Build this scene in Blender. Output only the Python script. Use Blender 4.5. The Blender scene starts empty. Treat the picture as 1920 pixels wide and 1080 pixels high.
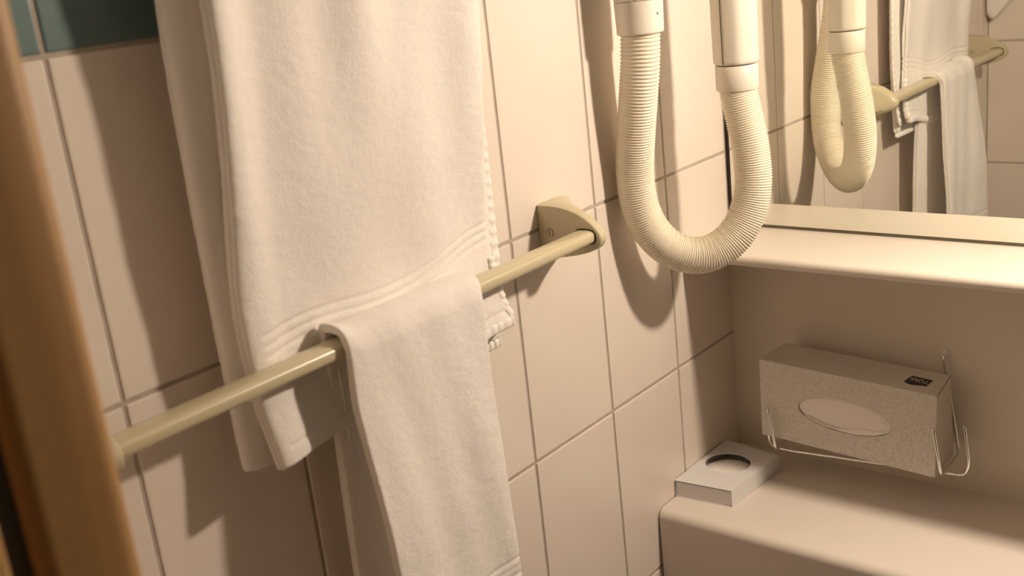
import bpy, bmesh, math, random
from mathutils import Vector, Matrix, Euler, noise

# ------------------------------------------------------------------ camera, world, exposure
random.seed(7)
ZO = 1.25                       # joint line z = 0 of the tile grid is 1.25 m above the floor
scene = bpy.context.scene
COL = scene.collection

cam_data = bpy.data.cameras.new('camera')
cam = bpy.data.objects.new('camera', cam_data)
COL.objects.link(cam)
cam.location = (0.7149, -1.1344, 0.2844 + ZO)
cam.rotation_euler = (1.27415177, 0.108734184, 0.679232581)
cam_data.sensor_width = 36.0
cam_data.lens = 2083.4 / 1920.0 * 36.0
cam_data.clip_start = 0.02
cam_data.dof.use_dof = True
cam_data.dof.focus_distance = 1.30
cam_data.dof.aperture_fstop = 8.0
scene.camera = cam

world = bpy.data.worlds.new('world')
scene.world = world
world.use_nodes = True
bg = world.node_tree.nodes['Background']
bg.inputs[0].default_value = (1.0, 0.78, 0.55, 1)
bg.inputs[1].default_value = 0.012

scene.view_settings.view_transform = 'Standard'
scene.view_settings.look = 'None'
scene.view_settings.gamma = 1.0
scene.view_settings.use_curve_mapping = False
scene.view_settings.exposure = 0.0
scene.cycles.use_denoising = True
scene.cycles.max_bounces = 12
scene.cycles.diffuse_bounces = 6
scene.cycles.sample_clamp_indirect = 6.0

LAMP_STRENGTH = 925.0
LAMP_COLOR = (1.0, 0.812, 0.63)

# ------------------------------------------------------------------ helpers
ORG = {}                        # calibrated-frame origin of every Empty / parent


def set_props(o, label=None, cat=None, group=None, kind=None):
    if label: o['label'] = label
    if cat: o['category'] = cat
    if group: o['group'] = group
    if kind: o['kind'] = kind
    return o


def thing(name, label, cat, org, group=None):
    o = bpy.data.objects.new(name, None)
    o.empty_display_size = 0.02
    COL.objects.link(o)
    o.location = (org[0], org[1], org[2] + ZO)
    ORG[o] = Vector(org)
    return set_props(o, label, cat, group)


def mesh_obj(name, verts, faces, mat, parent=None, org=None, smooth=True, mesh=None, angle=None):
    """verts are given in the calibrated frame"""
    if parent is not None:
        base = ORG[parent]
        o_org = Vector(org) if org is not None else base
        loc = o_org - base
    else:
        o_org = Vector(org) if org is not None else Vector((0, 0, 0))
        loc = o_org + Vector((0, 0, ZO))
    if mesh is None:
        mesh = bpy.data.meshes.new(name)
        mesh.from_pydata([tuple(Vector(v) - o_org) for v in verts], [], faces)
        mesh.validate()
        bm = bmesh.new(); bm.from_mesh(mesh)
        bmesh.ops.recalc_face_normals(bm, faces=bm.faces)
        bm.to_mesh(mesh); bm.free()
        if smooth:
            if angle is None:
                mesh.shade_smooth()
            else:
                mesh.shade_smooth()
                mesh.set_sharp_from_angle(angle=math.radians(angle))
        if mat: mesh.materials.append(mat)
    o = bpy.data.objects.new(name, mesh)
    COL.objects.link(o)
    o.location = loc
    if parent is not None:
        o.parent = parent
    ORG[o] = o_org
    return o


def box(x0, x1, y0, y1, z0, z1, bev=0.0, seg=3):
    bm = bmesh.new()
    bmesh.ops.create_cube(bm, size=1.0)
    for v in bm.verts:
        v.co = Vector(((x0 + x1) / 2 + v.co.x * (x1 - x0), (y0 + y1) / 2 + v.co.y * (y1 - y0),
                       (z0 + z1) / 2 + v.co.z * (z1 - z0)))
    if bev > 0:
        bmesh.ops.bevel(bm, geom=bm.edges[:], offset=bev, segments=seg, affect='EDGES', profile=0.5)
    return from_bm(bm)


def from_bm(bm):
    bm.verts.index_update()
    vs = [v.co.copy() for v in bm.verts]
    fs = [[v.index for v in f.verts] for f in bm.faces]
    bm.free()
    return vs, fs


def catmull(pts, n):
    pts = [Vector(p) for p in pts]
    P = [pts[0] * 2 - pts[1]] + pts + [pts[-1] * 2 - pts[-2]]
    out = []
    for i in range(1, len(P) - 2):
        p0, p1, p2, p3 = P[i - 1], P[i], P[i + 1], P[i + 2]
        for k in range(n):
            t = k / n
            out.append(0.5 * ((2 * p1) + (p2 - p0) * t + (2 * p0 - 5 * p1 + 4 * p2 - p3) * t * t
                              + (3 * p1 - p0 - 3 * p2 + p3) * t ** 3))
    out.append(pts[-1])
    return out


def resample(pts, step):
    L = [0.0]
    for a, b in zip(pts, pts[1:]):
        L.append(L[-1] + (b - a).length)
    n = max(2, int(round(L[-1] / step)))
    out, j = [], 0
    for i in range(n + 1):
        d = L[-1] * i / n
        while j < len(L) - 2 and L[j + 1] < d:
            j += 1
        t = (d - L[j]) / max(1e-9, L[j + 1] - L[j])
        out.append(pts[j].lerp(pts[j + 1], min(1, max(0, t))))
    return out


def fillet(pts, r, n=5):
    pts = [Vector(p) for p in pts]
    out = [pts[0]]
    for a, b, c in zip(pts, pts[1:], pts[2:]):
        d1 = (a - b); d2 = (c - b)
        rr = min(r, d1.length * 0.45, d2.length * 0.45)
        p, q = b + d1.normalized() * rr, b + d2.normalized() * rr
        for k in range(n + 1):
            t = k / n
            out.append(p * (1 - t) ** 2 + b * 2 * t * (1 - t) + q * t * t)
    out.append(pts[-1])
    return out


def tube(pts, r, seg=10, caps=True, rfun=None):
    """round tube with parallel-transport frames; r may vary with index"""
    n = len(pts)
    T = []
    for i in range(n):
        a = pts[max(0, i - 1)]; b = pts[min(n - 1, i + 1)]
        T.append((b - a).normalized())
    up = Vector((0, 0, 1)) if abs(T[0].z) < 0.9 else Vector((1, 0, 0))
    N = (up - T[0] * up.dot(T[0])).normalized()
    vs, fs = [], []
    for i in range(n):
        N = (N - T[i] * N.dot(T[i])).normalized()
        B = T[i].cross(N)
        ri = rfun(i) if rfun else r
        for k in range(seg):
            a = 2 * math.pi * k / seg
            vs.append(pts[i] + (N * math.cos(a) + B * math.sin(a)) * ri)
    for i in range(n - 1):
        for k in range(seg):
            k2 = (k + 1) % seg
            fs.append([i * seg + k, i * seg + k2, (i + 1) * seg + k2, (i + 1) * seg + k])
    if caps:
        fs.append(list(range(seg))[::-1])
        fs.append([(n - 1) * seg + k for k in range(seg)])
    return vs, fs


def loft(rings, caps=True):
    n = len(rings[0]); vs, fs = [], []
    for r in rings: vs += [Vector(v) for v in r]
    for i in range(len(rings) - 1):
        for k in range(n):
            k2 = (k + 1) % n
            fs.append([i * n + k, i * n + k2, (i + 1) * n + k2, (i + 1) * n + k])
    if caps:
        fs.append(list(range(n))[::-1])
        fs.append([(len(rings) - 1) * n + k for k in range(n)])
    return vs, fs


def circle_ring(cx, cy, z, r, n=40):
    return [(cx + r * math.cos(2 * math.pi * k / n), cy + r * math.sin(2 * math.pi * k / n), z) for k in range(n)]


def smoothstep(a, b, x):
    t = min(1, max(0, (x - a) / (b - a)))
    return t * t * (3 - 2 * t)


# ------------------------------------------------------------------ materials
def mat_new(name, color, rough=0.5, metallic=0.0, coat=0.0, sheen=0.0, ior=1.5):
    m = bpy.data.materials.new(name)
    m.use_nodes = True
    b = m.node_tree.nodes['Principled BSDF']
    b.inputs['Base Color'].default_value = (*color, 1)
    b.inputs['Roughness'].default_value = rough
    b.inputs['Metallic'].default_value = metallic
    b.inputs['Coat Weight'].default_value = coat
    b.inputs['Sheen Weight'].default_value = sheen
    b.inputs['IOR'].default_value = ior
    return m, m.node_tree, b


def add_bump(nt, b, scale, strength, dist, detail=3.0, kind='NOISE', coords='Object', stretch=(1, 1, 1)):
    tc = nt.nodes.new('ShaderNodeTexCoord')
    mp = nt.nodes.new('ShaderNodeMapping')
    mp.inputs['Scale'].default_value = stretch
    nt.links.new(tc.outputs[coords], mp.inputs[0])
    if kind == 'NOISE':
        tx = nt.nodes.new('ShaderNodeTexNoise')
        tx.inputs['Detail'].default_value = detail
        out = tx.outputs['Fac']
    else:
        tx = nt.nodes.new('ShaderNodeTexVoronoi')
        out = tx.outputs['Distance']
    tx.inputs['Scale'].default_value = scale
    nt.links.new(mp.outputs[0], tx.inputs['Vector'])
    bp = nt.nodes.new('ShaderNodeBump')
    bp.inputs['Strength'].default_value = strength
    bp.inputs['Distance'].default_value = dist
    nt.links.new(out, bp.inputs['Height'])
    nt.links.new(bp.outputs[0], b.inputs['Normal'])
    return out, tc, mp, bp


def vary(nt, b, c0, c1, scale, detail=2.0, stretch=(1, 1, 1), lo=0.35, hi=0.65):
    tc = nt.nodes.new('ShaderNodeTexCoord')
    mp = nt.nodes.new('ShaderNodeMapping'); mp.inputs['Scale'].default_value = stretch
    nt.links.new(tc.outputs['Object'], mp.inputs[0])
    tx = nt.nodes.new('ShaderNodeTexNoise'); tx.inputs['Scale'].default_value = scale
    tx.inputs['Detail'].default_value = detail
    nt.links.new(mp.outputs[0], tx.inputs['Vector'])
    rp = nt.nodes.new('ShaderNodeValToRGB')
    rp.color_ramp.elements[0].position = lo; rp.color_ramp.elements[0].color = (*c0, 1)
    rp.color_ramp.elements[1].position = hi; rp.color_ramp.elements[1].color = (*c1, 1)
    nt.links.new(tx.outputs['Fac'], rp.inputs[0])
    nt.links.new(rp.outputs[0], b.inputs['Base Color'])


TILE, nt, b = mat_new('ivory_tile_glaze', (0.86, 0.785, 0.705), 0.30)
vary(nt, b, (0.77, 0.69, 0.615), (0.795, 0.715, 0.64), 6.0)
add_bump(nt, b, 60.0, 0.05, 0.002)
TEAL, nt, b = mat_new('teal_tile_glaze', (0.085, 0.16, 0.17), 0.30)
vary(nt, b, (0.12, 0.19, 0.195), (0.135, 0.21, 0.215), 8.0)
GROUT, nt, b = mat_new('grout', (0.46, 0.40, 0.34), 0.9)
vary(nt, b, (0.42, 0.365, 0.31), (0.50, 0.44, 0.38), 40.0)
PLASTER, nt, b = mat_new('white_plaster', (0.78, 0.74, 0.69), 0.85)
add_bump(nt, b, 120.0, 0.1, 0.002)
CEILM, nt, b = mat_new('grey_ceiling_paint', (0.22, 0.22, 0.215), 0.9)  # ceiling colour darkened to cut bounce light in the room
add_bump(nt, b, 120.0, 0.1, 0.002)
RWALL, nt, b = mat_new('grey_wall_paint', (0.16, 0.16, 0.157), 0.8)
add_bump(nt, b, 120.0, 0.1, 0.002)
FLOOR, nt, b = mat_new('floor_tile', (0.18, 0.175, 0.165), 0.4)
vary(nt, b, (0.15, 0.145, 0.135), (0.21, 0.205, 0.195), 5.0)
LAMINATE, nt, b = mat_new('white_laminate', (0.76, 0.70, 0.615), 0.38)
add_bump(nt, b, 90.0, 0.03, 0.001)
COUNTER, nt, b = mat_new('counter_laminate', (0.755, 0.69, 0.625), 0.40)
add_bump(nt, b, 90.0, 0.03, 0.001)
MIRROR, nt, b = mat_new('mirror_glass', (0.86, 0.87, 0.82), 0.0, metallic=1.0)
DARK, nt, b = mat_new('dark_gap', (0.05, 0.04, 0.03), 0.8)
SEAL, nt, b = mat_new('grey_silicone', (0.16, 0.14, 0.10), 0.6)
BEIGE, nt, b = mat_new('beige_plastic', (0.58, 0.52, 0.36), 0.30)
add_bump(nt, b, 300.0, 0.03, 0.0005)
BARM, nt, b = mat_new('beige_lacquered_bar', (0.59, 0.525, 0.35), 0.34, coat=0.7)
b.inputs['Coat Roughness'].default_value = 0.22
CREAM, nt, b = mat_new('cream_plastic', (0.80, 0.75, 0.66), 0.42)
add_bump(nt, b, 200.0, 0.03, 0.0005)
HOSE, nt, b = mat_new('cream_hose_plastic', (0.80, 0.745, 0.615), 0.40)
CHROME, nt, b = mat_new('chrome', (0.88, 0.87, 0.85), 0.14, metallic=1.0)
CARD, nt, b = mat_new('white_cardboard', (0.75, 0.742, 0.735), 0.65)
add_bump(nt, b, 150.0, 0.05, 0.0005)
TISSUE, nt, b = mat_new('tissue_paper', (0.88, 0.83, 0.785), 0.95)
add_bump(nt, b, 260.0, 0.08, 0.001)
BLACK, nt, b = mat_new('black_print', (0.02, 0.018, 0.02), 0.5)
PRINTW, nt, b = mat_new('pale_print', (0.66, 0.60, 0.52), 0.6)
LOGOG, nt, b = mat_new('dark_red_print', (0.11, 0.03, 0.025), 0.5)


def towel_mat(name, col):
    m, nt, b = mat_new(name, col, 1.0, sheen=0.25)
    b.inputs['Sheen Roughness'].default_value = 0.6
    out, tc, mp, bp = add_bump(nt, b, 950.0, 0.5, 0.0010, detail=2.0, stretch=(1, 1, 0.75))
    n2 = nt.nodes.new('ShaderNodeTexNoise')
    n2.inputs['Scale'].default_value = 320.0; n2.inputs['Detail'].default_value = 3.0
    nt.links.new(mp.outputs[0], n2.inputs['Vector'])
    bp2 = nt.nodes.new('ShaderNodeBump')
    bp2.inputs['Strength'].default_value = 0.16; bp2.inputs['Distance'].default_value = 0.002
    nt.links.new(n2.outputs['Fac'], bp2.inputs['Height'])
    nt.links.new(bp.outputs[0], bp2.inputs['Normal'])
    nt.links.new(bp2.outputs[0], b.inputs['Normal'])
    return m


TERRY = towel_mat('white_terry', (0.86, 0.825, 0.785))
WEAVE, nt, b = mat_new('white_flat_weave', (0.86, 0.825, 0.785), 0.95, sheen=0.1)
add_bump(nt, b, 700.0, 0.3, 0.0008)

# box print: pale leafy tendrils on beige
BOXP, nt, b = mat_new('patterned_carton', (0.6, 0.54, 0.46), 0.6)
tc = nt.nodes.new('ShaderNodeTexCoord')
nz = nt.nodes.new('ShaderNodeTexNoise'); nz.inputs['Scale'].default_value = 45.0; nz.inputs['Detail'].default_value = 1.5
nt.links.new(tc.outputs['Object'], nz.inputs['Vector'])
mx = nt.nodes.new('ShaderNodeVectorMath'); mx.operation = 'MULTIPLY_ADD'
mx.inputs[1].default_value = (0.035, 0.035, 0.035)
nt.links.new(nz.outputs['Color'], mx.inputs[0]); nt.links.new(tc.outputs['Object'], mx.inputs[2])
vo = nt.nodes.new('ShaderNodeTexVoronoi'); vo.inputs['Scale'].default_value = 150.0; vo.feature = 'DISTANCE_TO_EDGE'
nt.links.new(mx.outputs[0], vo.inputs['Vector'])
rp = nt.nodes.new('ShaderNodeValToRGB')
rp.color_ramp.elements[0].position = 0.03; rp.color_ramp.elements[0].color = (0.70, 0.66, 0.60, 1)
rp.color_ramp.elements[1].position = 0.22; rp.color_ramp.elements[1].color = (0.61, 0.57, 0.51, 1)
nt.links.new(vo.outputs['Distance'], rp.inputs[0]); nt.links.new(rp.outputs[0], b.inputs['Base Color'])
BOXS, nt, b = mat_new('plain_carton', (0.60, 0.54, 0.45), 0.6)
vary(nt, b, (0.62, 0.58, 0.52), (0.67, 0.63, 0.57), 60.0, stretch=(0.4, 1, 1))

WOOD, nt, b = mat_new('brown_wood', (0.42, 0.22, 0.08), 0.5)
vary(nt, b, (0.35, 0.19, 0.065), (0.50, 0.29, 0.115), 9.0, detail=5.0, stretch=(6, 6, 0.35), lo=0.3, hi=0.7)

GLOW = bpy.data.materials.new('opal_glass_lit')
GLOW.use_nodes = True
gn = GLOW.node_tree
for n in list(gn.nodes): gn.nodes.remove(n)
em = gn.nodes.new('ShaderNodeEmission'); mo = gn.nodes.new('ShaderNodeOutputMaterial')
em.inputs[0].default_value = (*LAMP_COLOR, 1); em.inputs[1].default_value = LAMP_STRENGTH
gn.links.new(em.outputs[0], mo.inputs[0])

# ------------------------------------------------------------------ room shell
YM = 0.1515                     # mirror plane
YB = 0.160                      # back wall
YF = -0.947                     # front wall (door side)
XR = 1.90
ZF, ZC = -ZO, 1.10
GR = 0.0014                     # tiles stand this far proud of the grout


def structure(name, geo, mat, label, cat, org, smooth=False):
    o = mesh_obj(name, geo[0], geo[1], mat, org=org, smooth=smooth)
    return set_props(o, label, cat, kind='structure')


wall_left = structure('wall_left', box(-0.10, -GR, YF - 0.10, YB + 0.1, ZF, ZC), GROUT,
                      'tiled side wall carrying the towel bar, ivory tiles below a teal band', 'wall', (0, -0.4, ZF))
wall_back = structure('wall_back', box(0, XR, YB, YB + 0.1, ZF, ZC), PLASTER,
                      'wall behind the mirror and counter', 'wall', (0.7, YB, ZF))
wall_right = structure('wall_right', box(XR, XR + 0.1, YF - 0.1, YB + 0.1, ZF, ZC), RWALL,
                       'plain grey wall opposite the towel wall', 'wall', (XR, -0.4, ZF))
DX0, DX1, DZ1 = 0.285, 1.10, 0.80
fw = [box(0, DX0, YF - 0.10, YF - GR, ZF, ZC), box(DX1, XR, YF - 0.10, YF - GR, ZF, ZC), box(DX0, DX1, YF - 0.10, YF - GR, DZ1, ZC)]
vs, fs = [], []
for v, f in fw:
    o0 = len(vs); vs += v; fs += [[i + o0 for i in q] for q in f]
wall_front = structure('wall_front', (vs, fs), GROUT,
                       'tiled wall with the doorway, seen in the mirror beside the towel', 'wall', (0.1, YF, ZF))
floor = structure('floor', box(-0.1, XR + 0.1, -2.4, YB + 0.1, ZF - 0.05, ZF), FLOOR, 'bathroom floor', 'floor', (0.7, -0.4, ZF))
ceiling = structure('ceiling', box(-0.1, XR + 0.1, YF - 0.1, YB + 0.1, ZC, ZC + 0.05), CEILM, 'grey painted ceiling', 'ceiling', (0.7, -0.4, ZC))

J = 0.0038                      # joint width
BV = 0.0011
tile_meshes = {}


def tile_geo(w, h):
    """tile lying in local (a, b) with front at c = 0, back at c = -GR"""
    vs = []
    for (ins, c) in ((0.0, -GR), (0.0, -BV * 0.8), (BV * 0.35, -BV * 0.25), (BV * 1.4, 0.0)):
        a, bb = w / 2 - ins, h / 2 - ins
        vs += [(-a, -bb, c), (a, -bb, c), (a, bb, c), (-a, bb, c)]
    fs = []
    for r in range(3):
        for k in range(4):
            k2 = (k + 1) % 4
            fs.append([r * 4 + k, r * 4 + k2, r * 4 + 4 + k2, r * 4 + 4 + k])
    fs.append([12, 13, 14, 15])
    return vs, fs


def tile(parent, center, w, h, axis, mat):
    key = (round(w, 4), round(h, 4), axis, mat.name)
    if key not in tile_meshes:
        vs, fs = tile_geo(w, h)
        if axis == 'x':
            vs = [(c, a, bb) for a, bb, c in vs]
        else:
            vs = [(a, c, bb) for a, bb, c in vs]
        me = bpy.data.meshes.new('tile'); me.from_pydata(vs, [], fs)
        bm = bmesh.new(); bm.from_mesh(me); bmesh.ops.recalc_face_normals(bm, faces=bm.faces)
        # open back: make the big face look outwards
        big = max(bm.faces, key=lambda f: f.calc_area())
        n = big.normal[0] if axis == 'x' else big.normal[1]
        if n < 0: bmesh.ops.reverse_faces(bm, faces=bm.faces)
        bm.to_mesh(me); bm.free()
        me.materials.append(mat)
        tile_meshes[key] = me
    return mesh_obj('tile', None, None, None, parent, org=center, mesh=tile_meshes[key])


rows = []
z = 0.0
edges = [-1.25, -1.0, -0.75, -0.5, -0.25, 0.0, 0.25, 0.5, 0.75, 1.0]
ycols = [(0.1505, 0.0)] + [(-0.15 * k, -0.15 * (k + 1)) for k in range(6)] + [(-0.90, YF - 0.0017)]
for z0, z1 in zip(edges, edges[1:]):
    m = TEAL if 0.24 < z0 < 0.49 else TILE
    for ya, yb in ycols:
        tile(wall_left, (0, (ya + yb) / 2, (z0 + z1) / 2), abs(ya - yb) - J, (z1 - z0) - J, 'x', m)
    for xa, xb in ((-0.0015, 0.110), (0.110, 0.249)):
        tile(wall_front, ((xa + xb) / 2, YF, (z0 + z1) / 2), xb - xa - J, (z1 - z0) - J, 'y', m)
    for xa, xb in ((1.125, 1.275), (1.275, 1.425), (1.425, 1.575), (1.575, 1.725), (1.725, 1.898)):
        tile(wall_front, ((xa + xb) / 2, YF, (z0 + z1) / 2), xb - xa - J, (z1 - z0) - J, 'y', m)

# ---- door frame (camera looks through the doorway)
jx = 0.3175
door = thing('door_1', 'brown wooden door jamb blurred in the left foreground', 'door frame', (0.33, -1.0, ZF))
set_props(door, kind='structure')
g = box(0.250, jx, -0.9705, -0.926, ZF, DZ1, 0.010, 5)
mesh_obj('jamb', g[0], g[1], WOOD, door, angle=40)
g = box(0.255, jx - 0.006, -0.9815, -0.9695, ZF, DZ1)
mesh_obj('seal_strip', g[0], g[1], DARK, door, smooth=False)
g = box(0.265, jx + 0.004, -1.10, -0.981, ZF, DZ1, 0.003, 3)
mesh_obj('jamb', g[0], g[1], WOOD, door, angle=40)
g = box(1.075, 1.14, -1.10, -0.930, ZF, DZ1, 0.004, 3)
mesh_obj('jamb', g[0], g[1], WOOD, door, angle=40)
g = box(0.250, 1.135, -1.10, -0.930, DZ1, DZ1 + 0.06, 0.004, 3)
mesh_obj('head_board', g[0], g[1], WOOD, door, angle=40)

# ---- panel under the shelf
panel = structure('trim_1', box(0.0, XR, 0.1465, YB, -0.418, -0.112), LAMINATE,
                  'smooth pale panel between the counter and the mirror shelf', 'wall panel', (0.7, YB, -0.418))

# ------------------------------------------------------------------ counter, shelf, mirror


def slab_profile(pts, x0, x1):
    return loft([[(x0, y, z) for y, z in pts], [(x1, y, z) for y, z in pts]])


def arc(cy, cz, r, a0, a1, n=8):
    return [(cy + r * math.cos(math.radians(a0 + (a1 - a0) * k / n)), cz + r * math.sin(math.radians(a0 + (a1 - a0) * k / n))) for k in range(n + 1)]


ct = thing('vanity_counter', 'pale laminate vanity counter with rounded front edge below the tissue box', 'counter', (0.7, 0.04, -0.66))
pr = [(0.1465, -0.418)] + arc(-0.062, -0.430, 0.012, 90, 180, 10) + [(-0.074, -0.66), (-0.056, -0.66), (-0.056, -0.45), (0.1465, -0.45)]
g = slab_profile(pr, 0.0025, XR)
mesh_obj('worktop', g[0], g[1], COUNTER, ct, angle=30)
g = box(0.0012, XR, 0.12, YB, -0.66, -0.45)
mesh_obj('rear_rail', g[0], g[1], COUNTER, ct, smooth=False)

sh = thing('mirror_shelf', 'long white shelf with rounded edge under the mirror', 'shelf', (0.7, 0.1, -0.114))
pr = [(YB, -0.100)] + arc(0.0305, -0.107, 0.007, 90, 270, 12) + [(YB, -0.114)]
g = slab_profile(pr, 0.0012, XR)
mesh_obj('board', g[0], g[1], LAMINATE, sh, angle=30)

mr = thing('wall_mirror', 'large frameless wall mirror above the white shelf reflecting towels and hose', 'mirror', (0.7, YB, -0.1))
g = box(0.0056, XR - 0.002, YM, YB, -0.0955, 0.26)
mesh_obj('glass', g[0], g[1], MIRROR, mr, smooth=False)
g = box(0.0038, XR - 0.002, YM + 0.001, YB, -0.0998, -0.0955)
mesh_obj('silicone_joint', g[0], g[1], SEAL, mr, smooth=False)
g = box(0.0002, 0.0054, YM + 0.0015, YB, -0.0998, 0.26)
mesh_obj('edge_joint', g[0], g[1], DARK, mr, smooth=False)

# ------------------------------------------------------------------ lamp above the mirror (out of frame, lights the place)
LX, LY, LZ = 0.68, -0.01, 0.42
lamp = thing('wall_lamp', 'opal globe lamp on an arm above the mirror, with an added curved light shield', 'lamp', (LX, YB, LZ))
A32 = [2 * math.pi * k / 32 for k in range(32)]
g = loft([[(LX + 0.045 * math.cos(a), y, LZ + 0.045 * math.sin(a)) for a in A32] for y in (YB - 0.0005, YB - 0.02)])
mesh_obj('base_plate', g[0], g[1], CREAM, lamp, angle=40)
g = loft([[(LX + 0.010 * math.cos(a), y, LZ + 0.010 * math.sin(a)) for a in A32] for y in (YB - 0.02, LY + 0.0515)])
mesh_obj('arm', g[0], g[1], CREAM, lamp, angle=40)
# light shield: unseen half-cylinder piece added to block lamp light towards the mirror
vs, fs = [], []
NA = 24
for rr in (0.046, 0.048):
    for zz in (LZ - 0.065, LZ + 0.05):
        for k in range(NA + 1):
            a = math.radians(15 + 137 * k / NA)
            vs.append((LX + rr * math.cos(a), LY + (rr + 0.004) * math.sin(a), zz))
n1 = NA + 1
for k in range(NA):
    fs += [[k, k + 1, n1 + k + 1, n1 + k], [2 * n1 + k, 2 * n1 + k + 1, 3 * n1 + k + 1, 3 * n1 + k],
           [k, k + 1, 2 * n1 + k + 1, 2 * n1 + k], [n1 + k, n1 + k + 1, 3 * n1 + k + 1, 3 * n1 + k]]
for e in (0, NA):
    fs.append([e, n1 + e, 3 * n1 + e, 2 * n1 + e])
mesh_obj('light_shield', vs, fs, LAMINATE, lamp, angle=40)
bm = bmesh.new(); bmesh.ops.create_uvsphere(bm, u_segments=24, v_segments=16, radius=0.030)
for v in bm.verts: v.co = Vector((LX + v.co.x * 0.75, LY + v.co.y * 1.2, LZ + v.co.z * 0.75))
g = from_bm(bm)
mesh_obj('opal_globe', g[0], g[1], GLOW, lamp)

# ------------------------------------------------------------------ towel rails
BCX, BCZ, BHW, BHH = 0.0600, -0.0025, 0.0120, 0.0070
YR, YL = -0.2535, -0.800


def stadium(cx, cz, hw, hh, n=10, e=3.0):
    """flat oval section, round front and back"""
    pts = []
    N = 4 * n
    for k in range(N):
        a = 2 * math.pi * k / N
        c, s = math.cos(a), math.sin(a)
        pts.append((cx + hw * math.copysign(abs(c) ** (2 / e), c), cz + hh * math.copysign(abs(s) ** (2 / e), s)))
    return pts


def bracket_geo(yi, sgn, dz):
    side = catmull([(0, 0.0277, 0), (0.0278, 0.0268, 0), (0.0500, 0.0215, 0), (0.0660, 0.0125, 0), (0.0755, 0.0035, 0), (0.0785, -0.004, 0),
                    (0.0750, -0.0125, 0), (0.0640, -0.0190, 0), (0.0450, -0.0245, 0), (0.0245, -0.0285, 0), (0, -0.031, 0)], 5)
    side = [(p.x, p.y) for p in side]
    rings = []
    cz = -0.002
    for f, ins in ((0.0, 0.0012), (0.08, 0.0), (0.62, 0.0), (0.80, 0.0014), (0.93, 0.0040), (1.0, 0.0085)):
        r = []
        for x, z in side:
            q = min(1.0, x / 0.060)
            th = 0.016 + 0.042 * (1 - q) ** 1.8
            d = Vector((x * 0.55, z - cz)); L = max(1e-6, d.length)
            s = max(0.0, 1 - ins / L)
            xx = x * (1 - ins / 0.078) if x > 0 else 0.0005
            r.append((max(0.0005, xx), yi + sgn * th * f, cz + (z - cz) * s + dz))
        rings.append(r)
    return loft(rings)


def towel_rail(label, dz):
    r = thing('towel_rail', label, 'towel rail', (0.0, (YR + YL) / 2, dz))
    ys = [YR + 0.004, YR - 0.02, (YR + YL) / 2, YL + 0.02, YL - 0.004]
    g = loft([[(x, y, z + dz) for x, z in stadium(BCX, BCZ, BHW, BHH)] for y in ys])
    mesh_obj('bar', g[0], g[1], BARM, r, angle=50)
    for yi, s in ((YR, 1), (YL, -1)):
        g = bracket_geo(yi, s, dz)
        br = mesh_obj('bracket', g[0], g[1], BEIGE, r, angle=35)
        g = loft([[(x, yi - s * 0.0004, z + dz) for x, z in stadium(BCX, BCZ, BHW + 0.0012, BHH + 0.0012)],
                  [(x, yi + s * 0.0008, z + dz) for x, z in stadium(BCX, BCZ, BHW + 0.0012, BHH + 0.0012)]])
        mesh_obj('bar_slot', g[0], g[1], DARK, br, smooth=False)
        cx, cz = 0.0146, -0.0017 + dz
        N = 24
        g = loft([[(cx + rr * math.cos(2 * math.pi * k / N), yi - s * y, cz + rr * math.sin(2 * math.pi * k / N)) for k in range(N)]
                  for rr, y in ((0.0047, -0.0005), (0.0047, 0.0003), (0.0042, 0.0003), (0.0042, -0.0001))], caps=False)
        mesh_obj('screw_rim', g[0], g[1], SEAL, br, smooth=False)
        g = loft([[(cx + rr * math.cos(2 * math.pi * k / N), yi - s * y, cz + rr * math.sin(2 * math.pi * k / N)) for k in range(N)]
                  for rr, y in ((0.0041, -0.0005), (0.0041, 0.0005))])
        sc = mesh_obj('screw', g[0], g[1], BEIGE, br, smooth=False)
        g = box(cx - 0.0007, cx + 0.0005, yi - 0.0007, yi + 0.0007, cz - 0.0022, cz + 0.0032)
        mesh_obj('screw_slot', g[0], g[1], SEAL, br, smooth=False)
    return r


rail_low = towel_rail('beige oval towel bar with fin-shaped brackets holding the hanging hand towel', 0.0)
rail_high = towel_rail('upper beige towel bar over which the large bath towel hangs', 0.52)

# ------------------------------------------------------------------ towels


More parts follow.
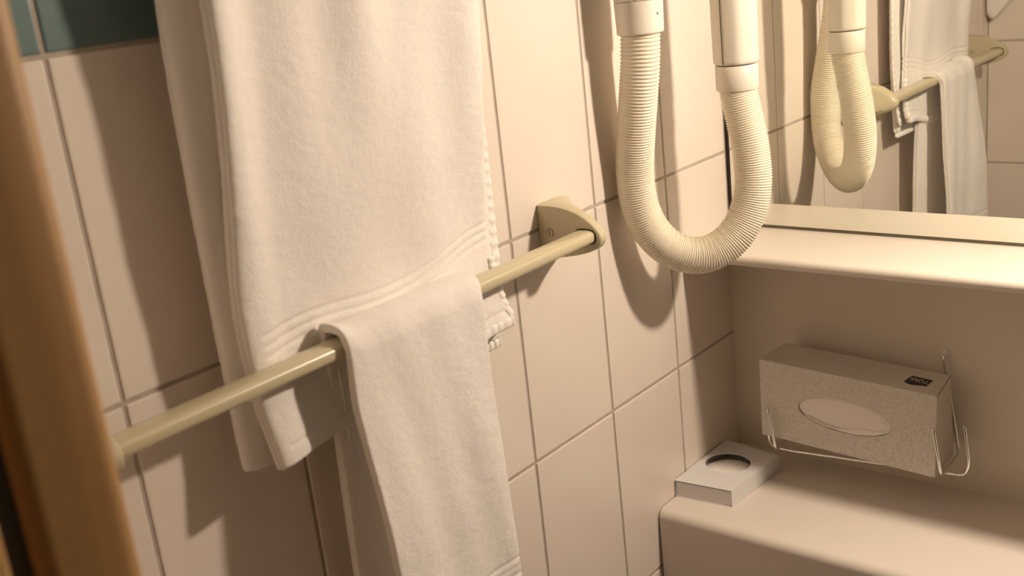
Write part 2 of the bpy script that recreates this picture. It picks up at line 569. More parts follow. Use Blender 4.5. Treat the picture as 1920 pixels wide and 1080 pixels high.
def towel_geo(prof, yr, yl, th, step=0.0035, ystep=0.0035, lobes=2, edge=None, warp=None, seed=0.0, amp=0.0006, groove=None, roll=None):
    """thick folded cloth: section (across y) swept along the profile in x-z.
    yr/yl: functions of profile fraction giving right and left edges; warp(f, y, x, z) -> (dx, dy, dz)"""
    P = resample([Vector((x, 0, z)) for x, z in prof], step)
    n = len(P)
    ny = max(8, int(abs(yr(0.5) - yl(0.5)) / ystep))
    h = th / 2
    # section template: list of (u in 0..1 from right to left, extra-y outward, n offset)
    ends = []
    m = 6
    for lb in range(lobes):
        c = h - (lb + 0.5) * th / lobes
        r = th / lobes / 2
        for k in range(m + 1):
            a = math.pi / 2 - math.pi * k / m
            ends.append((r * 1.15 * math.cos(a), c + r * math.sin(a)))
    tmpl = [(k / ny, 0.0, h) for k in range(ny + 1)]
    tmpl += [(1.0, -ey, en) for ey, en in ends[1:-1]]
    tmpl += [(1 - k / ny, 0.0, -h) for k in range(ny + 1)]
    tmpl += [(0.0, ey, en) for ey, en in reversed(ends[1:-1])]
    rings = []
    for i, p in enumerate(P):
        a, bb = P[max(0, i - 1)], P[min(n - 1, i + 1)]
        T = (bb - a).normalized()
        N = Vector((T.z, 0, -T.x))
        f = i / (n - 1)
        d0 = min(i, n - 1 - i) * step
        sc = 1.0
        if d0 < h:
            sc = math.sqrt(max(0.0, 1 - (1 - d0 / h) ** 2)) * 0.9 + 0.1
        R, L = yr(f), yl(f)
        ring = []
        for u, ey, en in tmpl:
            y = R + (L - R) * u + ey
            nn = en * sc
            if roll and u > 0.8 and en < h:      # thick rounded fold on the left edge
                q_ = smoothstep(0.86, 0.985, u) * roll(f)
                nn -= q_ * (h - en) / th
                if u == 1.0: y += ey * 1.6 * min(1.0, roll(f) / 0.006)
            x, z = p.x + N.x * nn, p.z + N.z * nn
            q = Vector((x * 60, y * 60, z * 60 + seed))
            d = noise.noise(q * 0.35) * amp * 2.2 + noise.noise(q * 2.2) * amp + noise.noise(q * 7) * amp * 0.75
            if groove:
                d -= groove(f, y, z)
            sg = 1 if en > 0 else -1
            x += N.x * d * sg; z += N.z * d * sg
            if warp:
                w = warp(f, y, x, z)
                x += w[0]; y += w[1]; z += w[2]
            ring.append((x, y + noise.noise(q * 3 + Vector((9, 2, 4))) * amp * 0.8, z))
        rings.append(ring)
    return loft(rings)


def interp(t, xs, ys):
    if t <= xs[0]: return ys[0]
    for a, b_, c, d in zip(xs, xs[1:], ys, ys[1:]):
        if t <= b_:
            k = (t - a) / (b_ - a)
            k = k * k * (3 - 2 * k) * 0.5 + k * 0.5
            return c + (d - c) * k
    return ys[-1]


# --- big bath towel: over the upper rail, both halves hanging to just below the lower bar
TH1 = 0.0085
RZ = 0.52
back = [(0.0290, -0.080), (0.0270, -0.04), (0.0262, 0.05), (0.0275, 0.15), (0.031, 0.28), (0.0375, 0.42), (0.0425, 0.50)]
over = [(0.0425, RZ), (0.0455, RZ + 0.008), (0.0530, RZ + 0.0115), (0.062, RZ + 0.0115), (0.072, RZ + 0.009), (0.0772, RZ)]
front = [(0.0760, 0.48), (0.066, 0.40), (0.0545, 0.32), (0.0480, 0.25), (0.0450, 0.175), (0.0430, 0.127), (0.0400, 0.08), (0.0388, 0.03),
         (0.0385, 0.0), (0.0388, -0.03), (0.0415, -0.055), (0.0440, -0.078)]
prof1 = [(p.x, p.z) for p in catmull([Vector((x, 0, z)) for x, z in back + over + front], 8)]
Pr = resample([Vector((x, 0, z)) for x, z in prof1], 0.0035)
ftop = max(range(len(Pr)), key=lambda i: Pr[i].z) / (len(Pr) - 1)


def t1_right(f):
    if f < ftop:
        return interp(f / ftop, [0, 0.25, 1], [-0.370, -0.3625, -0.368])
    return interp((f - ftop) / (1 - ftop), [0, 0.45, 0.7, 0.85, 1], [-0.368, -0.3715, -0.379, -0.384, -0.376])


def t1_left(f):
    if f < ftop:
        return interp(f / ftop, [0, 0.5, 1], [-0.678, -0.677, -0.668])
    return interp((f - ftop) / (1 - ftop), [0, 0.5, 0.8, 1], [-0.664, -0.654, -0.665, -0.658])


def t1_warp(f, y, x, z):
    isf = f > ftop
    t = (y + 0.66) / 0.29                       # 0 left .. 1 right
    low = smoothstep(0.30, -0.05, z)
    dz = 0.0
    if isf:
        dz = low * (0.020 * smoothstep(0.55, 1.0, t) - 0.003 + 0.003 * math.sin(t * 9))
    else:
        dz = low * (0.004 * t)
    up = smoothstep(0.02, 0.30, z)
    dx = 0.0
    if isf:                                     # soft vertical folds, stronger higher up
        dx = up * (0.0030 * math.sin(t * 13.0 + 0.8 + z * 3) + 0.0018 * math.sin(t * 27 + 1.9 - z * 5))
        dx += 0.0012 * math.sin(t * 19 + z * 14)
        dx += 0.004 * smoothstep(0.09, 0.0, t) * up
        # left corner below the bar curls to the front
        dx += 0.006 * smoothstep(-0.02, -0.08, z) * smoothstep(0.35, 0.0, t)
        dx += 0.007 * smoothstep(-0.02, -0.08, z) * smoothstep(0.80, 1.0, t)
    else:
        dx = up * 0.0015 * math.sin(t * 11 + z * 4)
    return dx, 0.0, dz


def t1_groove(f, y, z):
    if f < ftop: return 0.0
    g = 0.0
    if y < -0.655: return 0.0
    for c, w, d in ((0.0280, 0.0016, 0.0016), (0.0195, 0.0016, 0.0016), (0.0110, 0.0016, 0.0014), (-0.062, 0.002, 0.0012)):
        g += d * math.exp(-((z - c) / w) ** 2)
    return g


bt = thing('bath_towel', 'large folded white bath towel hanging behind the beige bar, reaching out of the top', 'towel', (0.036, -0.52, -0.08))
g = towel_geo(prof1, t1_right, t1_left, TH1, step=0.0014, ystep=0.0035, lobes=2, warp=t1_warp, seed=3.1, amp=0.0004, groove=t1_groove, roll=lambda f: 0.0065 * smoothstep(ftop, ftop + 0.1, f))
mesh_obj('cloth', g[0], g[1], TERRY, bt)


def crinkle_strip(pts, wdir, width, th, n_wr, amp, seed, mod=0.45):
    """puckered hem: strip along pts, width along wdir, puffed with crosswise wrinkles"""
    P = resample([Vector(p) for p in pts], 0.0012)
    rings = []
    n = len(P)
    wd = Vector(wdir).normalized()
    for i, p in enumerate(P):
        a, bb = P[max(0, i - 1)], P[min(n - 1, i + 1)]
        T = (bb - a).normalized()
        N = T.cross(wd).normalized()
        s = i / (n - 1)
        w = math.sin(s * n_wr * 2 * math.pi + 2.3 * noise.noise(Vector((s * 9, seed, 0))))
        e = min(1.0, min(i, n - 1 - i) / 3.0 + 0.25)
        ring = []
        for k in range(14):
            a_ = 2 * math.pi * k / 14
            c, sn = math.cos(a_), math.sin(a_)
            cc = math.copysign(abs(c) ** 0.6, c); ss = math.copysign(abs(sn) ** 0.75, sn)
            skew = w * amp
            ring.append(p + wd * (width / 2 * cc * e + (amp * 0.5 * w if c > 0 else 0)) + N * (th / 2 * ss * (1 + mod * w) * e + skew * 0.4) + T * (0.0026 * mod * c * w))
        rings.append(ring)
    return loft(rings)


# folded side that joins the two halves on the doorway side
sec = catmull([Vector((0.0262, -0.668, 0)), Vector((0.0265, -0.6760, 0)), Vector((0.0300, -0.6790, 0)), Vector((0.0335, -0.6750, 0)), Vector((0.0350, -0.6660, 0)), Vector((0.0355, -0.6560, 0))], 5)
rings = []
zs = [0.46 - 0.006 * i for i in range(89)] + [-0.0735, -0.0755, -0.0765]
for zz in zs:
    up = smoothstep(0.10, 0.46, zz)
    sh = 0.0035 * smoothstep(0.05, 0.25, zz) + 0.018 * up
    wob = 0.0008 * noise.noise(Vector((1.0, 4.0, zz * 30)))
    e = 1.0 if zz > -0.0730 else (0.8 if zz > -0.076 else 0.4)
    out, inn = [], []
    for i, p in enumerate(sec):
        a, bb = sec[max(0, i - 1)], sec[min(len(sec) - 1, i + 1)]
        T = (bb - a).normalized(); N_ = Vector((T.y, -T.x, 0))
        fr = i / (len(sec) - 1)
        q = Vector((p.x + sh * (0.25 + 0.75 * fr), p.y + 0.006 * smoothstep(0.05, 0.3, zz) * fr + wob, zz - 0.006 * fr * smoothstep(0, -0.06, zz)))
        out.append(q - N_ * 0.002 * e); inn.append(q + N_ * 0.002 * e)
    rings.append(out + inn[::-1])
g = loft(rings)
mesh_obj('side_fold', g[0], g[1], TERRY, bt)

# puckered hem along the right edge of the back half and along its bottom corner
hem = [(0.0290, -0.3605, 0.26), (0.0285, -0.3595, 0.16), (0.0285, -0.3600, 0.06), (0.0300, -0.3620, 0.00), (0.0340, -0.3655, -0.045), (0.037, -0.3675, -0.064)]
hem = [p for p in catmull(hem, 8)]
g = crinkle_strip(hem, (0.1, 1, 0), 0.0115, 0.0042, 27, 0.0004, 1.0, 0.25)
mesh_obj('side_hem', g[0], g[1], WEAVE, bt)
g = crinkle_strip([(0.0505, -0.3690, -0.0545), (0.0475, -0.40, -0.0565), (0.0445, -0.43, -0.0630), (0.044, -0.47, -0.0710)], (0, 0, 1), 0.011, 0.0102, 11, 0.0006, 4.0, 0.10)
mesh_obj('bottom_hem', g[0], g[1], WEAVE, bt)
g = crinkle_strip([(0.0395, -0.3815, 0.012), (0.0400, -0.3790, -0.010), (0.0440, -0.3745, -0.038), (0.0495, -0.3710, -0.054)], (0, 1, 0), 0.010, 0.0096, 7, 0.0005, 2.0, 0.10)
mesh_obj('side_hem', g[0], g[1], WEAVE, bt)
g = crinkle_strip([(0.0300, -0.3675, -0.0800), (0.0295, -0.40, -0.081), (0.029, -0.45, -0.0815)], (0, 0, 1), 0.009, 0.0060, 11, 0.0011, 7.0)
mesh_obj('bottom_hem', g[0], g[1], WEAVE, bt)

# --- hand towel over the lower bar
TH2 = 0.0080
hb = [(0.0340, -0.33), (0.0350, -0.22), (0.0375, -0.12), (0.0405, -0.05), (0.0428, -0.012)]
ho = [(0.0438, 0.000), (0.0478, 0.0078), (0.0550, 0.0095), (0.0640, 0.0092), (0.0720, 0.0062), (0.0768, -0.002)]
hf = [(0.0785, -0.012), (0.0800, -0.05), (0.0825, -0.11), (0.0860, -0.19), (0.0885, -0.29), (0.0890, -0.345)]
prof2 = [(p.x, p.z) for p in catmull([Vector((x, 0, z)) for x, z in hb + ho + hf], 8)]
Pr2 = resample([Vector((x, 0, z)) for x, z in prof2], 0.0035)
f2top = max(range(len(Pr2)), key=lambda i: Pr2[i].z) / (len(Pr2) - 1)


def t2_right(f):
    if f < f2top: return interp(f / f2top, [0, 0.9, 1], [-0.437, -0.437, -0.436])
    return interp((f - f2top) / (1 - f2top), [0, 0.03, 0.08, 0.3, 1], [-0.436, -0.438, -0.444, -0.4475, -0.451])


def t2_left(f):
    if f < f2top: return interp(f / f2top, [0, 0.9, 1], [-0.597, -0.594, -0.598])
    return interp((f - f2top) / (1 - f2top), [0, 0.05, 0.2, 1], [-0.598, -0.599, -0.604, -0.604])


def t2_warp(f, y, x, z):
    t = (y + 0.605) / 0.16
    dx = dz = 0.0
    if f > f2top:
        low = smoothstep(0.0, -0.18, z)
        dx += low * 0.013 * smoothstep(0.75, 0.0, t)
        dx += low * (0.0018 * math.sin(t * 7.5 + 2.2 + z * 4) + 0.0006 * math.sin(t * 17 + z * 9))
        dx += 0.0005 * math.sin(t * 21 + z * 24)
    else:
        dx += smoothstep(0, -0.15, z) * 0.003 * math.sin(t * 8 + 1)
    # the left end lifts a little off the bar
    dz += 0.006 * smoothstep(0.16, 0.0, t) * smoothstep(-0.012, 0.006, z)
    return dx, 0.0, dz


def t2_groove(f, y, z):
    g = 0.0
    for c, w, d in ((-0.258, 0.0018, 0.0012), (-0.266, 0.0012, 0.0005), (-0.274, 0.0018, 0.0012), (-0.300, 0.002, 0.001)):
        g += d * math.exp(-((z - c) / w) ** 2)
    return g


ht = thing('hand_towel', 'white hand towel folded over the beige towel bar', 'towel', (0.06, -0.52, -0.345))
g = towel_geo(prof2, t2_right, t2_left, TH2, step=0.0014, ystep=0.0028, lobes=3, warp=t2_warp, seed=8.7, amp=0.00035, groove=t2_groove)
mesh_obj('cloth', g[0], g[1], TERRY, ht)
# sewn border on the inner face of the rear half
pts = [Vector((0.0418 + 0.0046, -0.586, -0.025)), Vector((0.0405 + 0.0046, -0.5855, -0.06)), Vector((0.0375 + 0.0050, -0.584, -0.12)), Vector((0.0352 + 0.0055, -0.583, -0.21)), Vector((0.0342 + 0.0055, -0.583, -0.32))]
g = tube(resample(catmull(pts, 6), 0.006), 0.0016, 8)
mesh_obj('seam', g[0], g[1], WEAVE, ht)

# --- corner of a cloth hanging by the door, seen in the mirror
hc = thing('hanging_cloth', 'white cloth with a pointed lower corner hanging beside the doorway, seen in the mirror', 'cloth', (0.08, -0.925, 0.05))
cl = []
outline = [(0.012, 0.047), (0.0045, 0.058), (0.0035, 0.09), (0.004, 0.16), (0.010, 0.30), (0.050, 0.44), (0.075, 0.48),
           (0.095, 0.48), (0.12, 0.40), (0.135, 0.28), (0.115, 0.165), (0.075, 0.112), (0.045, 0.078), (0.020, 0.047)]
cen = Vector((0.06, 0.22))
rings = []
for yy, ins in ((-0.9335, 0.003), (-0.931, 0.0), (-0.922, 0.0), (-0.918, 0.003), (-0.9165, 0.012)):
    rings.append([(cen.x + (x - cen.x) * (1 - ins / 0.1), yy + 0.003 * math.sin(x * 90 + z * 8), cen.y + (z - cen.y) * (1 - ins / 0.2)) for x, z in outline])
g = loft(rings)
mesh_obj('cloth', g[0], g[1], TERRY, hc)
g = tube([Vector((0.085, -0.9465, 0.475)), Vector((0.085, -0.925, 0.472)), Vector((0.085, -0.913, 0.480)), Vector((0.085, -0.911, 0.492))], 0.004, 10)
hk = mesh_obj('wall_hook', g[0], g[1], CHROME, None, org=(0.085, -0.9465, 0.475))
set_props(hk, 'small metal hook on the door wall holding the white cloth', 'hook')

# ------------------------------------------------------------------ hair dryer with hose
hd = thing('hair_dryer', 'cream wall-mounted hair dryer with a looping corrugated hose and hanging handle', 'hair dryer', (0.0, -0.108, 0.22))
path = [(0.0497, -0.1080, 0.200), (0.0494, -0.1080, 0.184), (0.0463, -0.1080, 0.150), (0.0405, -0.1073, 0.116), (0.0325, -0.1055, 0.074), (0.0266, -0.1037, 0.038),
        (0.0256, -0.1030, 0.0130), (0.0275, -0.1003, -0.0125), (0.0345, -0.0935, -0.0390), (0.0485, -0.0815, -0.0620), (0.0675, -0.0637, -0.0755),
        (0.0865, -0.0430, -0.0750), (0.1040, -0.0240, -0.0590), (0.1150, -0.0100, -0.0320), (0.1190, -0.0025, 0.0020), (0.1155, 0.0002, 0.0430),
        (0.1100, 0.0001, 0.0735), (0.1045, -0.0006, 0.1050), (0.1038, -0.0008, 0.118)]
sub = 8
fine = resample(catmull(path, 14), 0.0001)
RO, RI = 0.0217, 0.0201
hp, hrad, d, nxt, k = [], [], 0.0, 0.0, 0
for i, p in enumerate(fine):                    # the ribs stand wider apart near the socket
    if d >= nxt:
        hp.append(p)
        hrad.append(RI + (RO - RI) * (0.5 - 0.5 * math.cos(2 * math.pi * (k % sub) / sub)) ** 0.8)
        f = i / len(fine)
        nxt += (0.0042 - 0.0014 * smoothstep(0.04, 0.32, f)) / sub
        k += 1
    d += 0.0001


def hose_r(i):
    return hrad[i]


g = tube(hp, RO, 36, True, hose_r)
mesh_obj('hose', g[0], g[1], HOSE, hd)

SX, SY = 0.0497, -0.108
prof = [(0.1835, 0.0222), (0.1835, 0.0246), (0.1842, 0.0251), (0.186, 0.0252), (0.217, 0.0262), (0.2175, 0.0250)]
g = loft([circle_ring(SX, SY, zz, r, 48) for zz, r in prof])
sk = mesh_obj('hose_socket', g[0], g[1], CREAM, hd, angle=35)
a = math.radians(-8)
sp = Vector((SX + 0.0254 * math.cos(a), SY + 0.0254 * math.sin(a), 0.2035))
g = tube([sp - Vector((0.0006, 0, 0)), sp + Vector((0.0004, 0, 0))], 0.0016, 12)
mesh_obj('screw_hole', g[0], g[1], DARK, sk, smooth=False)

# wall unit: rounded upright housing just over the socket
ring2 = []
for zz, ins, m_ in ((0.2178, 0.0010, 0.0), (0.2186, 0.0, 0.0), (0.245, 0.0, 0.0), (0.29, 0.0, 1.0), (0.50, 0.0, 1.0), (0.53, 0.006, 1.0), (0.545, 0.018, 1.0)):
    r = []
    for k in range(48):
        an = 2 * math.pi * k / 48
        c, s_ = math.cos(an), math.sin(an)
        e = 2.0 + 1.2 * m_
        xx = SX + (0.0395 - SX) * m_ + (0.0262 + 0.0125 * m_ - ins) * math.copysign(abs(c) ** (2 / e), c)
        yy = SY + (0.0262 + 0.004 * m_ - ins) * math.copysign(abs(s_) ** (2 / e), s_)
        r.append((max(0.0005, xx), yy, zz))
    ring2.append(r)
g = loft(ring2)
wu = mesh_obj('wall_unit', g[0], g[1], CREAM, hd, angle=40)
g = box(SX + 0.0120, SX + 0.0128, SY - 0.0238, SY - 0.0222, 0.2190, 0.247)
mesh_obj('housing_seam', g[0], g[1], DARK, wu, smooth=False)
g = box(0.03, 0.085, -0.080, 0.030, 0.440, 0.475, 0.006, 3)
mesh_obj('cradle', g[0], g[1], CREAM, hd, angle=40)

# collar and handle on the other end of the hose
HX, HY = 0.1037, -0.0006
prof = [(0.1060, 0.0218), (0.1060, 0.0234), (0.1068, 0.0239), (0.1325, 0.0240), (0.1335, 0.0234), (0.1335, 0.0200)]
g = loft([circle_ring(HX, HY, zz, r, 48) for zz, r in prof])
mesh_obj('hose_collar', g[0], g[1], CREAM, hd, angle=35)


def handle_ring(zz, ins, hx=HX, hy=HY):
    # rounded octagonal section turned a little about the vertical
    pts = []
    R = 0.0245 - ins
    rot = math.radians(12)
    base = []
    for k in range(8):
        an = math.radians(45 * k + 22.5)
        base.append(Vector((R / math.cos(math.radians(22.5)) * math.cos(an), R / math.cos(math.radians(22.5)) * math.sin(an))))
    for k in range(8):
        p, q, n_ = base[k - 1], base[k], base[(k + 1) % 8]
        for t in (0.0, 0.33, 0.67, 1.0):
            a_ = q + (p - q) * 0.28; b_ = q + (n_ - q) * 0.28
            v = a_ * (1 - t) ** 2 + q * 2 * t * (1 - t) + b_ * t * t
            pts.append((hx + v.x * math.cos(rot) - v.y * math.sin(rot), hy + v.x * math.sin(rot) + v.y * math.cos(rot), zz))
    return pts


g = loft([handle_ring(0.1345, 0.0035), handle_ring(0.1350, 0.0014), handle_ring(0.137, 0.0002), handle_ring(0.139, 0.0), handle_ring(0.34, -0.001),
          handle_ring(0.42, -0.006), handle_ring(0.52, -0.008), handle_ring(0.56, 0.0), handle_ring(0.575, 0.010)])
hn = mesh_obj('handle', g[0], g[1], CREAM, hd, angle=50)
# mould seam on the facet that looks at the doorway
rs0 = handle_ring(0.1362, -0.00015); rs1 = handle_ring(0.34, -0.00115)
cd = Vector((0.7149 - HX, -1.1344 - HY)).normalized()
best, bk = None, 0
for k, v in enumerate(rs0):
    d = Vector((v[0] - HX, v[1] - HY)).normalized()
    off = cd.x * d.y - cd.y * d.x                  # < 0: seen left of the axis
    sc = abs(off + 0.60) + (2 if d.dot(cd) < 0 else 0)
    if best is None or sc < best: best, bk = sc, k
p0, p1 = Vector(rs0[bk]), Vector(rs1[bk])
g = tube([p0, p1], 0.00055, 6)
mesh_obj('mould_seam', g[0], g[1], DARK, hn, smooth=False)

# ------------------------------------------------------------------ tissue box in its wire holder
TB = Matrix.Translation((0.1910, 0.0662, -0.3082)) @ Euler((0.0649, 0.0415, -0.0224)).to_matrix().to_4x4()
W, H, D = 0.2263, 0.1087, 0.0591


def tb(x, y, z):
    return TB @ Vector((x, y, z))


def box_pt(u, v, w):
    """u, v in -1..1 (width, height), w 0 front .. 1 back; the back is a bit crushed at its upper edge"""
    sq = 0.0055 * w * (v + 1) / 2
    return tb(u * (W / 2 - sq), w * D, v * H / 2 - 0.0010 * w * (v + 1) / 2)


tbx = thing('tissue_box', 'patterned beige tissue box with an oval opening tilted in a wire holder', 'tissue box', tuple(tb(0, D / 2, -H / 2)))
# front face with the oval cut out
N = 64
EW, EH = 0.0610, 0.0225
outer, inner, deep = [], [], []
for k in range(N):
    a = 2 * math.pi * k / N
    c, s = math.cos(a), math.sin(a)
    # rectangle point along the same parameter
    t = min((W / 2) / max(1e-6, abs(c * EW * 1.9)), (H / 2) / max(1e-6, abs(s * EH * 2.4)))
    rx, rz = max(-W / 2, min(W / 2, c * EW * 1.9 * t)), max(-H / 2, min(H / 2, s * EH * 2.4 * t))
    outer.append((rx, rz)); inner.append((c * EW, s * EH - 0.001))
# force the four corners
for cx, cz in ((1, 1), (-1, 1), (-1, -1), (1, -1)):
    j = min(range(N), key=lambda i: (outer[i][0] - cx * W / 2) ** 2 + (outer[i][1] - cz * H / 2) ** 2)
    outer[j] = (cx * W / 2, cz * H / 2)
vs = [tb(x, 0, z) for x, z in outer] + [tb(x, 0, z) for x, z in inner] + [tb(x, 0.0012, z) for x, z in inner]
fs = []
for k in range(N):
    k2 = (k + 1) % N
    fs.append([k, k2, N + k2, N + k]); fs.append([N + k, N + k2, 2 * N + k2, 2 * N + k])
mesh_obj('front_panel', vs, fs, BOXP, tbx, smooth=False)
# sides, top, bottom, back
vs = [box_pt(u, v, w) for w in (0, 1) for (u, v) in ((-1, -1), (1, -1), (1, 1), (-1, 1))]
mesh_obj('carton', vs, [[0, 1, 5, 4], [1, 2, 6, 5], [2, 3, 7, 6], [3, 0, 4, 7], [4, 5, 6, 7]], BOXS, tbx, smooth=False)
# fold flap line of the end panel
e0, e1 = box_pt(1.0, 0.985, 0.03), box_pt(1.0, 0.985, 0.97)
g = tube([e0, e1], 0.0006, 6)
mesh_obj('flap_edge', g[0], g[1], SEAL, tbx)
# tissue bulging inside the oval
rings = []
for f, dep in ((1.005, 0.0006), (0.95, -0.0002), (0.8, -0.0006), (0.6, -0.0008), (0.4, -0.0012), (0.2, -0.0014), (0.001, -0.0015)):
    r = []
    for k in range(N):
        a = 2 * math.pi * k / N
        x, z = EW * f * math.cos(a), EH * f * math.sin(a) - 0.001
        fold = 0.0018 * smoothstep(0.002, -0.004, z + 0.010 - 0.10 * x * x * 60) * smoothstep(-0.0, 0.03, x + 0.02) * (1 if f < 0.97 else 0)
        r.append(tb(x, dep + 0.0015 - fold + 0.0004 * math.sin(x * 300), z))
    rings.append(r)
g = loft(rings, caps=False)
ts = mesh_obj('tissue', g[0] , g[1], TISSUE, tbx)
# curled tissue edge along the lower rim
ed = [tb(x, -0.0008, z) for x, z in ((-0.050, -0.0105), (-0.034, -0.0165), (-0.015, -0.0195), (0.004, -0.0175), (0.020, -0.0125), (0.038, -0.0115), (0.052, -0.0085))]
g = tube(resample(catmull(ed, 6), 0.002), 0.0012, 8)
mesh_obj('tissue_fold', g[0], g[1], TISSUE, ts)

# logo patch on the upper side, lettering upside down as it stands


def top_pt(x, w, lift):
    p = box_pt(x, 1.0, w)
    up = (TB.to_3x3() @ Vector((0, 0, 1))).normalized()
    return p + up * lift


lx0, lx1, lw0, lw1 = 0.600, 0.840, 0.33, 0.63
nseg = 12
vs, fs = [], []
for k in range(nseg + 1):
    t = k / nseg
    x = lx0 + (lx1 - lx0) * t
    dip = -0.10 * math.sin(t * math.pi * 1.0) * (1 - t) * 1.2
    vs += [top_pt(x + 0.0, lw0 - 0.02 + dip + (0.03 * (1 - t)), 0.0003), top_pt(x + 0.03, lw1 + 0.02 * (1 - t), 0.0003)]
for k in range(nseg):
    fs.append([2 * k, 2 * k + 2, 2 * k + 3, 2 * k + 1])
lg = mesh_obj('logo_patch', vs, fs, BLACK, tbx, smooth=False)
set_props(lg, label='black logo patch with pale upside-down lettering')

cu = bpy.data.curves.new('lettering', 'FONT')
cu.body = 'TORK'
cu.size = 1.0
cu.align_x = 'CENTER'; cu.align_y = 'CENTER'
tob = bpy.data.objects.new('lettering_tmp', cu)
COL.objects.link(tob)
dg = bpy.context.evaluated_depsgraph_get()
tm = bpy.data.meshes.new_from_object(tob.evaluated_get(dg))
bpy.data.objects.remove(tob); bpy.data.curves.remove(cu)
xs = [v.co.x for v in tm.vertices]; ys = [v.co.y for v in tm.vertices]
w0, w1, h0, h1 = min(xs), max(xs), min(ys), max(ys)
vs = []
for v in tm.vertices:
    a = (v.co.x - w0) / (w1 - w0); c = (v.co.y - h0) / (h1 - h0)
    # turned by 180 degrees: word starts at the right, letter tops look to the front
    x = lx1 - 0.008 - (lx1 - lx0 - 0.028) * a
    w = lw1 - 0.10 - (lw1 - lw0 - 0.16) * c
    t = (x - lx0) / (lx1 - lx0)
    vs.append(top_pt(x + 0.012, w + 0.05 * (1 - t), 0.0006))
fs = [list(p.vertices) for p in tm.polygons]
mesh_obj('lettering', vs, fs, PRINTW, lg, smooth=False)
bpy.data.meshes.remove(tm)

# wire holder
wh = thing('wire_holder', 'chrome wire holder fixed to the panel cradling the tissue box', 'holder', (0.2, 0.142, -0.375))
WR = 0.0021


def wire(name, pts, parent, r=WR, fr=0.008):
    g = tube(resample(fillet(pts, fr), 0.003), r, 10)
    return mesh_obj(name, g[0], g[1], CHROME, parent)


wire('side_wire', [(0.2873, 0.1462, -0.2390), (0.2873, 0.1385, -0.2395), (0.3085, 0.1335, -0.3630), (0.3115, 0.0605, -0.3590), (0.3035, 0.0570, -0.2990)], wh, fr=0.007)
wire('side_wire', [(0.1000, 0.1462, -0.2650), (0.1000, 0.1400, -0.2655), (0.0960, 0.1335, -0.3740), (0.0990, 0.0635, -0.3720), (0.0912, 0.0615, -0.3142)], wh, fr=0.007)
wire('cross_wire', [(0.0715, 0.087, -0.310), (0.0790, 0.087, -0.3805), (0.1030, 0.087, -0.3820), (0.3300, 0.087, -0.3665), (0.3352, 0.087, -0.3520), (0.3290, 0.087, -0.3020)], wh, fr=0.010)
for hx, hz in ((0.2873, -0.2390), (0.1000, -0.2650)):
    N2 = 20
    g = loft([[(hx + r * math.cos(2 * math.pi * k / N2), y, hz + r * math.sin(2 * math.pi * k / N2)) for k in range(N2)] for y, r in ((0.1464, 0.0050), (0.1445, 0.0045), (0.1438, 0.0025))])
    mesh_obj('wall_plug', g[0], g[1], CARD, wh, angle=40)

# ------------------------------------------------------------------ flat dispenser box on the counter
db = thing('bag_dispenser', 'flat white cardboard dispenser with an oval hole lying on the counter corner', 'dispenser box', (0.042, 0.035, -0.418))
ZT, ZBt = -0.3955, -0.4175
c_ = {'fl': (0.0015, -0.0305), 'fr': (0.0795, -0.0235), 'br': (0.0880, 0.0935), 'bl': (0.0020, 0.1055)}
corner = [Vector((*c_['fl'], 0)), Vector((*c_['fr'], 0)), Vector((*c_['br'], 0)), Vector((*c_['bl'], 0))]
hc_ = Vector((0.0385, 0.0440, 0))
N = 48
inner, outer = [], []
for k in range(N):
    a = 2 * math.pi * k / N
    d = Vector((math.cos(a), math.sin(a), 0))
    inner.append(hc_ + Vector((0.0300 * d.x, 0.0285 * d.y, 0)))
    # ray / quad hit
    bt_ = 9
    for i in range(4):
        p, q = corner[i], corner[(i + 1) % 4]
        e = q - p
        den = d.x * e.y - d.y * e.x
        if abs(den) < 1e-9: continue
        r = p - hc_
        t = (r.x * e.y - r.y * e.x) / den
        s = (r.x * d.y - r.y * d.x) / den
        if t > 0 and -1e-6 <= s <= 1 + 1e-6: bt_ = min(bt_, t)
    outer.append(hc_ + d * bt_)
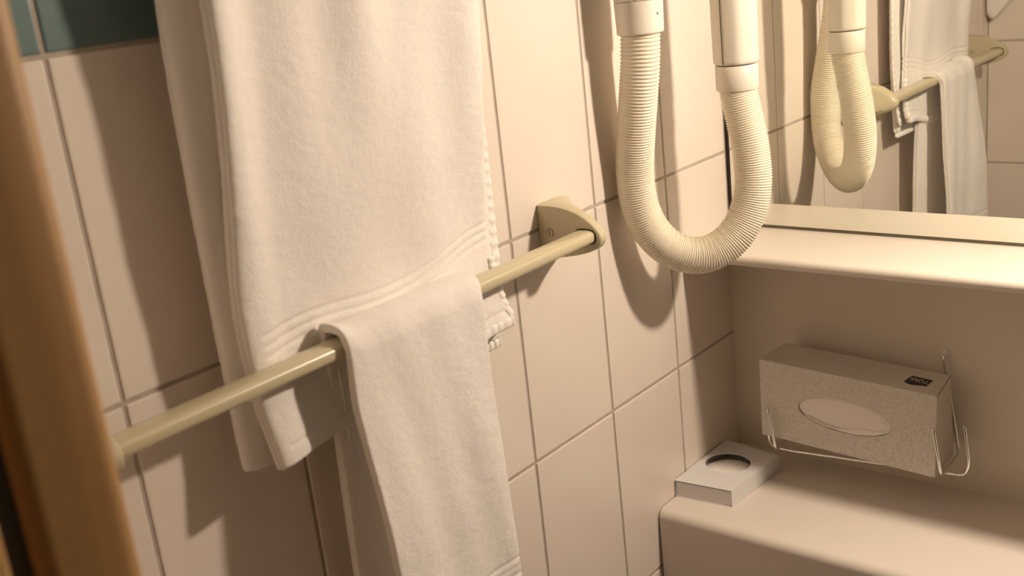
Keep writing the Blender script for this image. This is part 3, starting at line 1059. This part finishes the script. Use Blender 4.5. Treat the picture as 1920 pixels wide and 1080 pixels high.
for cn in corner:
    j = min(range(N), key=lambda i: (outer[i] - cn).length)
    outer[j] = cn.copy()
vs = [(p.x, p.y, ZT) for p in outer] + [(p.x, p.y, ZT) for p in inner] + [(p.x, p.y, ZT - 0.0012) for p in inner]
fs = []
for k in range(N):
    k2 = (k + 1) % N
    fs.append([k, k2, N + k2, N + k]); fs.append([N + k, N + k2, 2 * N + k2, 2 * N + k])
mesh_obj('top_panel', vs, fs, CARD, db, smooth=False)
fl, fr_, br_, bl = corner
# side walls and bottom (open slot under the front edge of the lid)
vs = [(p.x, p.y, ZBt) for p in corner] + [(p.x, p.y, ZT) for p in corner]
mesh_obj('sleeve', vs, [[0, 1, 2, 3], [1, 2, 6, 5], [3, 0, 4, 7], [2, 3, 7, 6]], CARD, db, smooth=False)
fa, fb_ = fl.lerp(fr_, 0.012), fl.lerp(fr_, 0.985)
vs = [(fa.x, fa.y + 0.0015, ZBt), (fb_.x, fb_.y + 0.0015, ZBt), (fb_.x, fb_.y + 0.0015, ZT - 0.0022), (fa.x, fa.y + 0.0015, ZT - 0.0022),
      (fa.x, fa.y + 0.0030, ZBt), (fb_.x, fb_.y + 0.0030, ZBt), (fb_.x, fb_.y + 0.0030, ZT - 0.0022), (fa.x, fa.y + 0.0030, ZT - 0.0022)]
mesh_obj('end_flap', vs, [[0, 1, 2, 3], [5, 4, 7, 6], [3, 2, 6, 7], [0, 3, 7, 4], [1, 5, 6, 2]], CARD, db, smooth=False)
# bag bundle inside
rings = []
for f, zz in ((1.0, -0.4080), (0.85, -0.4045), (0.6, -0.4025), (0.3, -0.4015), (0.02, -0.4012)):
    rings.append([(0.0385 + 0.036 * f * math.cos(2 * math.pi * k / 40), 0.0385 + 0.040 * f * math.sin(2 * math.pi * k / 40),
                   zz + 0.0022 * smoothstep(0.055, 0.020, 0.0385 + 0.040 * f * math.sin(2 * math.pi * k / 40))) for k in range(40)])
g = loft(rings, caps=False)
mesh_obj('paper_bag', g[0], g[1], TISSUE, db)
